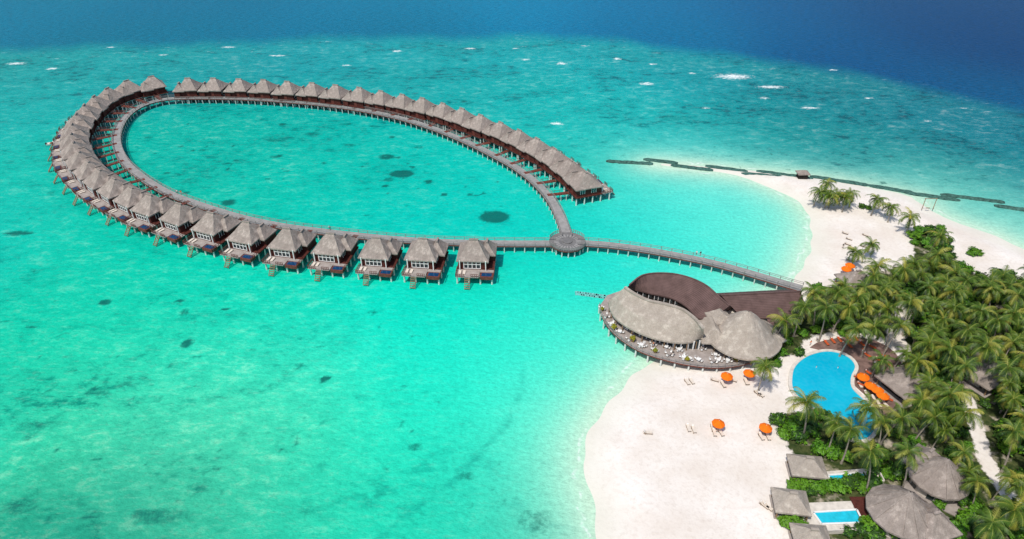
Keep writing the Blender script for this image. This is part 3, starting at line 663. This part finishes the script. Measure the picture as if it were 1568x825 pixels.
for u,v,s_ in [(1210,655,1.3),(1225,668,1.3),(1200,665,1.0),(1218,648,1.1),(1240,660,1.2),(1255,690,1.2),(1275,695,1.3),(1295,700,1.0),(1180,548,1.1),(1195,540,1.1),(1188,556,.9),(1170,553,.8),(1225,540,.9),(1215,745,1),(1230,743,1),(1250,748,1.1),(1268,745,1.1),(1285,747,1.1),(1302,743,1.2),(1320,745,1.2),(1335,740,1.1),(1315,735,1),(1240,752,.8),(1205,800,1.0),(1215,792,1.0),(1225,805,1.0),(1335,805,1.2),(1350,795,1.4),(1365,810,1.4),(1380,800,1.3),(1395,812,1.3),(1410,805,1.2),(1430,790,1),(1340,820,1.2),(1460,815,1.3),(1480,800,1.3),(1500,815,1.3),(1495,780,1.2),(1300,815,.8),(1320,812,.9),(1492,386,1),(1488,388,.8),(1499,388,.8),(1410,355,1.4),(1400,362,1.3),(1425,358,1.4),(1440,350,1.1),(1450,380,1.1),(1420,375,1.4),(1330,318,.8),(1320,316,.8),(1470,700,1.2),(1420,700,1.3),(1400,730,1),(1450,750,1.0),(1555,790,1.4),(1545,810,1.4),(1558,815,1.3),(1250,505,.9),(1265,498,1.1),(1285,495,1.1),(1300,500,1.2),(1230,510,.9),(1320,505,1.0),(1290,510,.8),(1200,500,1.0),(1215,505,1.0),(1195,510,.8),(1262,640,1.0),(1248,634,.9),(1350,700,1.2),(1340,715,1.0),(1360,725,1.1)]:
    bush(SHB if random.random()<.75 else SHD,u,v,s_)
vegin=[(p.x,p.y) for p in VEG]; cnt=0; tries=0
pl=[(p.x,p.y) for p in GP([(1205,560),(1215,535),(1255,515),(1350,515),(1385,560),(1375,625),(1345,690),(1230,640)],1)]
vl=[(p.x,p.y) for p in GP([(1185,690),(1345,700),(1345,800),(1330,835),(1190,835)],1)]
while cnt<330 and tries<9000:
    tries+=1; x=random.uniform(40,190); y=random.uniform(70,215)
    if not inpoly((x,y),vegin) or inpoly((x,y),pl) or inpoly((x,y),vl): continue
    if linedist(np.array([[x,y]]),path1)[0]<2.5 or linedist(np.array([[x,y]]),path2)[0]<3: continue
    cnt+=1; kd=SHD if random.random()<.65 else SHB
    place(random.choice(kd),'dark_shrub' if kd is SHD else 'green_shrub',(x,y,.8),random.uniform(0,6.28),random.uniform(.6,1.35))
# ---------------------------------------------------------------- swimming pool
PL=empty('swimming_pool')
pool_img=[(1213,580),(1218,561),(1238,545),(1268,538),(1296,545),(1309,560),(1303,577),(1304,593),(1318,608),(1335,625),(1342,650),(1325,672),(1298,668),(1280,645),(1252,628),(1228,612),(1215,597)]
pw=catmull(GP(pool_img,1.3),1.0,True)
cen=sum(pw,Vector())/len(pw)
def offs(poly,d):
    out=[];n=len(poly)
    for i,p in enumerate(poly):
        t_=(poly[(i+1)%n]-poly[i-1]).normalized(); out.append(p+Vector((t_.y,-t_.x,0))*d)
    return out
o1=offs(pw,.8); 
if (o1[0]-cen).length<(pw[0]-cen).length: o1=offs(pw,-.8)
b=MB(); b.prism(pw,1.0,1.28,M_pool); b.obj('water',parent=PL)
b=MB(); z=lambda P_,h:[Vector((p.x,p.y,h)) for p in P_]
b.loft([z(pw,1.2),z(pw,1.42),z(o1,1.42),z(o1,.6)],M_plaster,True); b.obj('rim',parent=PL)
b=MB(); b.prism(catmull(GP([(1240,532),(1268,520),(1310,516),(1350,525),(1378,550),(1382,590),(1370,622),(1348,640),(1330,610),(1300,580),(1290,545)],1.1),3,True),.5,1.14,M_terra); b.obj('pool_terrace')
for u,v,n_ in [(1323,575,2),(1352,604,2),(1334,589,1),(1345,596,1),(1297,410,1),(1148,570,1),(1113,574,1),(1100,647,2),(1172,653,2),(1302,405,0)]:
    p=G(u,v,3.4); place(UM,'orange_beach_umbrella',(p.x,p.y,1.1),random.uniform(0,1),.95,tilt=(random.uniform(-.06,.06),random.uniform(-.06,.06)))
    for k in range(n_): place(LM,'sun_lounger',(p.x-.7+1.4*k,p.y-.9,1.12),random.uniform(-.2,.2)+.1)
for u,v,a in [(1052,585,.3),(1059,584,.3),(1054,656,.1),(1062,658,.1),(1091,655,.0),(1096,656,0),(1168,658,0),(1175,659,0),(992,663,1.5),(1170,774,.7),(1176,777,.7),(1160,602,.6),(1164,604,.6),(1143,585,.2),(1094,582,1.2),(1122,582,1.1),(1313,580,.8),(1355,606,.8),(1340,598,.9),(1318,590,.9),(1360,612,.9),(1330,572,.7),(1265,526,.2),(1275,523,.2),(1285,521,.2),(1298,519,.1),(1310,519,0),(1294,357,.9),(1300,366,.9),(1298,374,.9),(1303,381,.9),(1306,391,.9),(1300,398,.9),(1325,360,.9),(1322,377,1)]:
    p=G(u,v,1.2); place(LR if (u>1262 and 400<v<625) else LM,'sun_lounger',(p.x,p.y,1.15 if u>1262 and v>510 else 1.05),a)
for u,v in [(1320,528),(1335,532),(1350,545),(1362,560),(1345,552),(1328,545),(1366,578),(1355,575),(1300,530)]:
    p=G(u,v,1.2); place(LR,'sun_lounger',(p.x,p.y,1.15),random.uniform(.2,1.3))
inn=[p+Vector((.5,1.9,0)) for p in catmull(dk[:11],3.4)]
for i,p in enumerate(inn[1:-1]): place(DM[i%3],'dining_table_set',(p.x,p.y,DZ+.01),random.uniform(0,1.5))
for u,v in [(985,530),(1056,551),(1100,553),(1130,550),(1075,535),(1020,533),(1040,537),(1000,528),(960,505),(1095,545)]:
    p=G(u,v,DZ); place(DM[int(u)%3],'dining_table_set',(p.x,p.y,DZ+.01),random.uniform(0,1.5),.9)
leaf_y=leaf_mat('yellow_leaf',(.22,.26,.02),(.42,.38,.03),1)
def planter():
    b=leafball(leaf_y,M_leafd,.7,220,.2,9); b.v=[(x,y,z+.45) for x,y,z in b.v]; b.cyl((0,0,0),(0,0,.55),.3,.42,M_teak,10); return b.mesh('potted_plant')
PPm=planter()
for u,v in [(969,521),(1052,551),(1126,551),(940,503),(1003,538),(922,474)]:
    p=G(u,v,DZ+.4); place(PPm,'potted_plant',(p.x,p.y,DZ+.01),random.uniform(0,6),random.uniform(.8,1.15))
# ---------------------------------------------------------------- beach pavilions / garden villas
def hut(name,u,v,w,d,hgt,rz,zr,round_=False,wall=M_plaster,th=M_thatch):
    p=G(u,v,zr*.6+1.5); root=empty(name); root.location=(p.x,p.y,1.0); root.rotation_euler=(0,0,rz)
    b=MB()
    if round_:
        b.cone((0,0,0),w/2,hgt,zr,th,14,.12,.4,.5); b.cone((0,0,0),.9,zr-.25,zr+.55,th,10,.1,.2)
        b.hip(w*.32,-w*.28,w*.42,w*.42,hgt-.15,hgt+(zr-hgt)*.62,.8,th,.7)
        for k in range(14):
            a=2*math.pi*k/14; b.beam((w*.49*math.cos(a),w*.49*math.sin(a),hgt+.12),(.5*math.cos(a),.5*math.sin(a),zr+.1),.22,.14,th)
    else: b.hip(0,0,w,d,hgt,zr,.8,th,cap=th)
    b.obj('roof',parent=root)
    b=MB(); s_=.36
    if round_:
        b.cyl((0,0,-.2),(0,0,hgt-.2),w*.4,w*.4,wall,20)
        for k in range(8): a=k*.785; b.box((w*.405*math.cos(a),w*.405*math.sin(a),1.3),(.12,1.2,1.8),M_glass,a)
    else:
        for x in(-s_,s_):
            for y in(-s_,s_): b.box((x*w*1.15,y*d*1.15,hgt/2-.1),(.25,.25,hgt),M_teak)
        b.box((0,.1*d,hgt*.45),(w*.6,d*.55,hgt*.9),wall)
        b.box((0,.1*d-d*.28,hgt*.42),(w*.35,.08,hgt*.7),M_glass)
    b.box((0,0,.08),(w*.95,d*.95,.2),M_deckb); b.obj('walls',parent=root)
hut('thatched_beach_pavilion',1238,708,6.8,5.4,2.3,-.12,4.6,th=M_thatchL)
hut('thatched_beach_pavilion',1213,762,6.4,5.6,2.3,-.15,4.6,th=M_thatchL)
hut('thatched_beach_pavilion',1245,818,6.4,5.6,2.3,-.1,4.6,th=M_thatchL)
hut('garden_villa',1386,770,12.0,10,2.8,.3,7.6,True)
hut('garden_villa',1443,718,11.0,10,2.8,.9,7.2,True)
hut('garden_villa',1422,700,7,7,2.8,.6,6.2)
hut('garden_villa',1430,795,7,7,2.8,.3,5.6)
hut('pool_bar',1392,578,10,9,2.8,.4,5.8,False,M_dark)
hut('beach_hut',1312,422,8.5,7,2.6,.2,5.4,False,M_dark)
hut('garden_villa',1510,560,10,9,2.8,.5,6.2)
M_aqua=simple('pool_aqua',(.02,.48,.62),.12,.3,.15,1.2)
for (pts4,pool4,nm) in (([(1225,770),(1345,765),(1350,812),(1232,818)],[(1245,784),(1312,780),(1322,800),(1258,802)],'plunge_pool_terrace'),([(1255,722),(1340,716),(1352,740),(1260,742)],[(1268,727),(1322,724),(1328,732),(1272,736)],'plunge_pool_terrace')):
    root=empty(nm); P4=GP(pts4,1.2); Q4=GP(pool4,1.3)
    b=MB(); b.prism(P4,.5,1.17,M_plaster); b.obj('terrace',parent=root)
    b=MB(); b.prism(Q4,1.0,1.26,M_aqua,M_white); 
    for i in range(4): b.beam(Q4[i],Q4[(i+1)%4],.35,.12,M_white)
    b.obj('pool',parent=root)
    b=MB()
    for i in range(1,4): b.beam(P4[i]+Vector((0,0,.35)),P4[(i+1)%4]+Vector((0,0,.35)),.25,1.1,M_plaster)
    b.obj('wall',parent=root)
q=G(1325,778,1.2); b=MB(); b.box((q.x,q.y,1.25),(4,5,.12),M_red); b.obj('wooden_deck')
# ---------------------------------------------------------------- breakwaters
def breakwater(a,c,w=2.2):
    A=G(*a); C=G(*c); d=(C-A); L=d.length; d.normalize(); n_=Vector((-d.y,d.x,0)); b=MB(); m=max(4,int(L/1.3)); rows=[]
    for i in range(m+1):
        p=A+d*(L*i/m); e=1 if 0<i<m else .6; r=[]
        for s_,z_ in((-1,-.8),(-.8,.35),(-.3,.75),(.3,.75),(.8,.35),(1,-.8)):
            r.append(p+n_*s_*w/2*e*random.uniform(.8,1.2)+Vector((0,0,z_*e*random.uniform(.7,1.2)*.8)))
        rows.append(r)
    b.loft(rows,M_rock); b.add(rows[0],[tuple(range(6))],M_rock); b.add(rows[-1],[tuple(range(6))],M_rock); b.obj('geobag_breakwater')
for a,c in [((928,247),(1000,251)),((985,244),(1038,250)),((1027,253),(1092,261)),((1080,254),(1145,263)),((1135,266),(1198,271)),((1158,262),(1245,274)),((1240,270),(1330,284)),((1330,284),(1400,296)),((1385,295),(1470,307)),((1440,298),(1538,310)),((1522,315),(1610,327))]: breakwater(a,c,2.8)
p=G(1228,270,1); r=empty('breakwater_hut'); r.location=(p.x,p.y,.6); b=MB(); b.box((0,0,.9),(3.2,2.4,1.8),M_dark); b.hip(0,0,4.2,3.4,2.0,2.9,1,M_thatch); b.obj('shelter',parent=r)
p=G(1420,320,1); b=MB(); 
for x in(-1.8,1.8): b.cyl((x,0,0),(x,0,4.2),.12,.1,M_teak,7)
b.beam((-2.1,0,4.1),(2.1,0,4.1),.14,.14,M_teak)
for x in(-.5,.5): b.beam((x,0,4.1),(x,0,.7),.03,.03,M_cush)
b.box((0,0,.65),(1.2,.4,.06),M_teak); b.obj('beach_swing',(p.x,p.y,.8))
b=MB(); A=G(884,449);C=G(936,456); M_sb=simple('sandbag',(.16,.46,.42),.9,.1,.3,2)
for i in range(14):
    q=A.lerp(C,i/13); 
    for s_ in(-.5,.5): b.box((q.x+random.uniform(-.2,.2),q.y+s_,.0),(.9,.8,.25),M_sb,random.uniform(-.2,.2))
b.obj('sandbag_groyne')
def boat():
    b=MB(); rows=[]
    for i in range(11):
        t_=i/10; w=1.1*math.sin(math.pi*min(1,.25+t_*.75))**.6 if t_<1 else .02; x=-3.2+6.4*t_; sh_=.35*t_*t_
        rows.append([(x,-w,.75+sh_),(x,-w*.75,.1),(x,0,-.1+sh_*.3),(x,w*.75,.1),(x,w,.75+sh_)])
    b.loft(rows,M_white); b.add(rows[0],[(0,1,2,3,4)],M_white)
    b.loft([[(r[0][0],r[0][1]*.9,r[0][2]-.2) for r in rows],[(r[4][0],r[4][1]*.9,r[4][2]-.2) for r in rows]],M_cush)
    b.box((-.3,0,1.0),(1.2,1.0,.7),M_white); b.box((.25,0,1.45),(.08,1.0,.4),M_glass); b.box((-1.6,0,.85),(.5,1.4,.25),M_teak); b.box((-3.35,0,.7),(.4,.4,.9),M_dark)
    return b.mesh('motor_boat')
p=G(86,221); place(boat(),'motor_boat',(p.x,p.y,0),.3)
p=G(745,425); b=MB()
b.box((p.x,p.y,1.4),(4.2,2.6,.18),M_deck)
for x in(-1.8,0,1.8):
    for y in(-1.1,1.1): b.cyl((p.x+x,p.y+y,-1),(p.x+x,p.y+y,2.2),.12,.12,M_post,7)
b.obj('swim_platform')
# ---------------------------------------------------------------- people
def person(shirt,shorts,stride):
    V=[((0,0,.95),.13),((0,0,1.12),.12),((0,0,1.34),.15),((0,0,1.49),.055),((0,.01,1.60),.095),((0,.0,1.70),.085),
       ((.1,0,.88),.10),((.11,stride,.5),.065),((.11,stride*.6,.1),.04),((.11,stride*.6+.13,.04),.035),
       ((-.1,0,.88),.10),((-.11,-stride,.5),.065),((-.11,-stride*1.6,.1),.04),((-.11,-stride*1.6+.13,.04),.035),
       ((.19,0,1.40),.06),((.25,-.04,1.14),.042),((.24,.12,.93),.03),((.24,.18,.86),.028),
       ((-.19,0,1.40),.06),((-.25,.02,1.14),.042),((-.24,.16,.95),.03),((-.24,.22,.88),.028)]
    Ed=[(0,1),(1,2),(2,3),(3,4),(4,5),(0,6),(6,7),(7,8),(8,9),(0,10),(10,11),(11,12),(12,13),(2,14),(14,15),(15,16),(16,17),(2,18),(18,19),(19,20),(20,21)]
    me=bpy.data.meshes.new('tmp'); me.from_pydata([v for v,_ in V],Ed,[]); ob=bpy.data.objects.new('tmp',me); COL.objects.link(ob)
    ob.modifiers.new('s','SKIN'); ob.modifiers.new('d','SUBSURF').levels=1
    for i,(v,r_) in enumerate(V): me.skin_vertices[0].data[i].radius=(r_,r_)
    me.skin_vertices[0].data[0].use_root=True
    dg=bpy.context.evaluated_depsgraph_get(); m2=bpy.data.meshes.new_from_object(ob.evaluated_get(dg)); bpy.data.objects.remove(ob)
    m2.name='person'; m2.materials.clear()
    for m_ in(M_skin,shirt,shorts,M_hair): m2.materials.append(m_)
    for pl_ in m2.polygons:
        c=pl_.center; k=0
        if c.z>1.66 or (c.z>1.56 and c.y<-.03): k=3
        elif 1.02<c.z<1.45 and abs(c.x)<.26: k=1
        elif .55<c.z<=1.02 and abs(c.x)<.2: k=2
        pl_.material_index=k
    return m2
M_skin=simple('skin',(.45,.26,.17),.6,.3,.05); M_hair=simple('hair',(.03,.02,.015),.6,.3,.2)
PE=[person(M_white,M_dark,.12),person(M_orange,M_white,.05),person(M_glass,M_cush,.16)]
for i,(u,v,z_) in enumerate([(272,297,WZ),(278,298,WZ),(1072,392,WZ),(1066,391,WZ),(1000,531,DZ),(1120,553,DZ),(1250,522,1.14),(1240,529,1.0),(1030,545,DZ),(1161,606,1),(1320,540,1.14),(1290,527,1.14),(505,352,WZ),(968,512,DZ),(1290,380,1.0),(1337,560,1.14)]):
    p=G(u,v,z_); place(PE[i%3],'person',(p.x,p.y,z_),random.uniform(0,6.28))
for u,v in [(1250,562),(1283,563)]:
    p=G(u,v,1.28); place(PE[0],'person',(p.x,p.y,.05),1)
# ---------------------------------------------------------------- light, sky, camera
EL,AZ=math.radians(60),math.atan2(-.55,-.75)
sd=Vector((math.sin(AZ)*math.cos(EL),math.cos(AZ)*math.cos(EL),math.sin(EL)))
w=bpy.data.worlds.new('World'); scene.world=w; w.use_nodes=True; nt=w.node_tree
sky=nt.nodes.new('ShaderNodeTexSky'); sky.sky_type='NISHITA'; sky.sun_disc=False; sky.sun_elevation=EL; sky.sun_rotation=AZ; sky.air_density=1; sky.dust_density=1.5
bg=nt.nodes['Background']; bg.inputs[1].default_value=.13; nt.links.new(sky.outputs[0],bg.inputs[0])
sl=bpy.data.lights.new('sun','SUN'); sl.energy=3.5; sl.angle=math.radians(2.0); sl.color=(1,.95,.88)
so=bpy.data.objects.new('sun',sl); COL.objects.link(so); so.rotation_euler=(-sd).to_track_quat('-Z','Y').to_euler(); so.location=(0,0,200)
cam=bpy.data.cameras.new('camera'); cam.sensor_width=36; cam.lens=36*FPX/1568; cam.clip_end=30000; cam.clip_start=1
co=bpy.data.objects.new('camera',cam); COL.objects.link(co); co.location=(0,0,H); co.rotation_euler=(math.pi/2-PITCH,0,0); scene.camera=co
scene.view_settings.view_transform='Standard'; scene.view_settings.look='None'; scene.view_settings.exposure=0
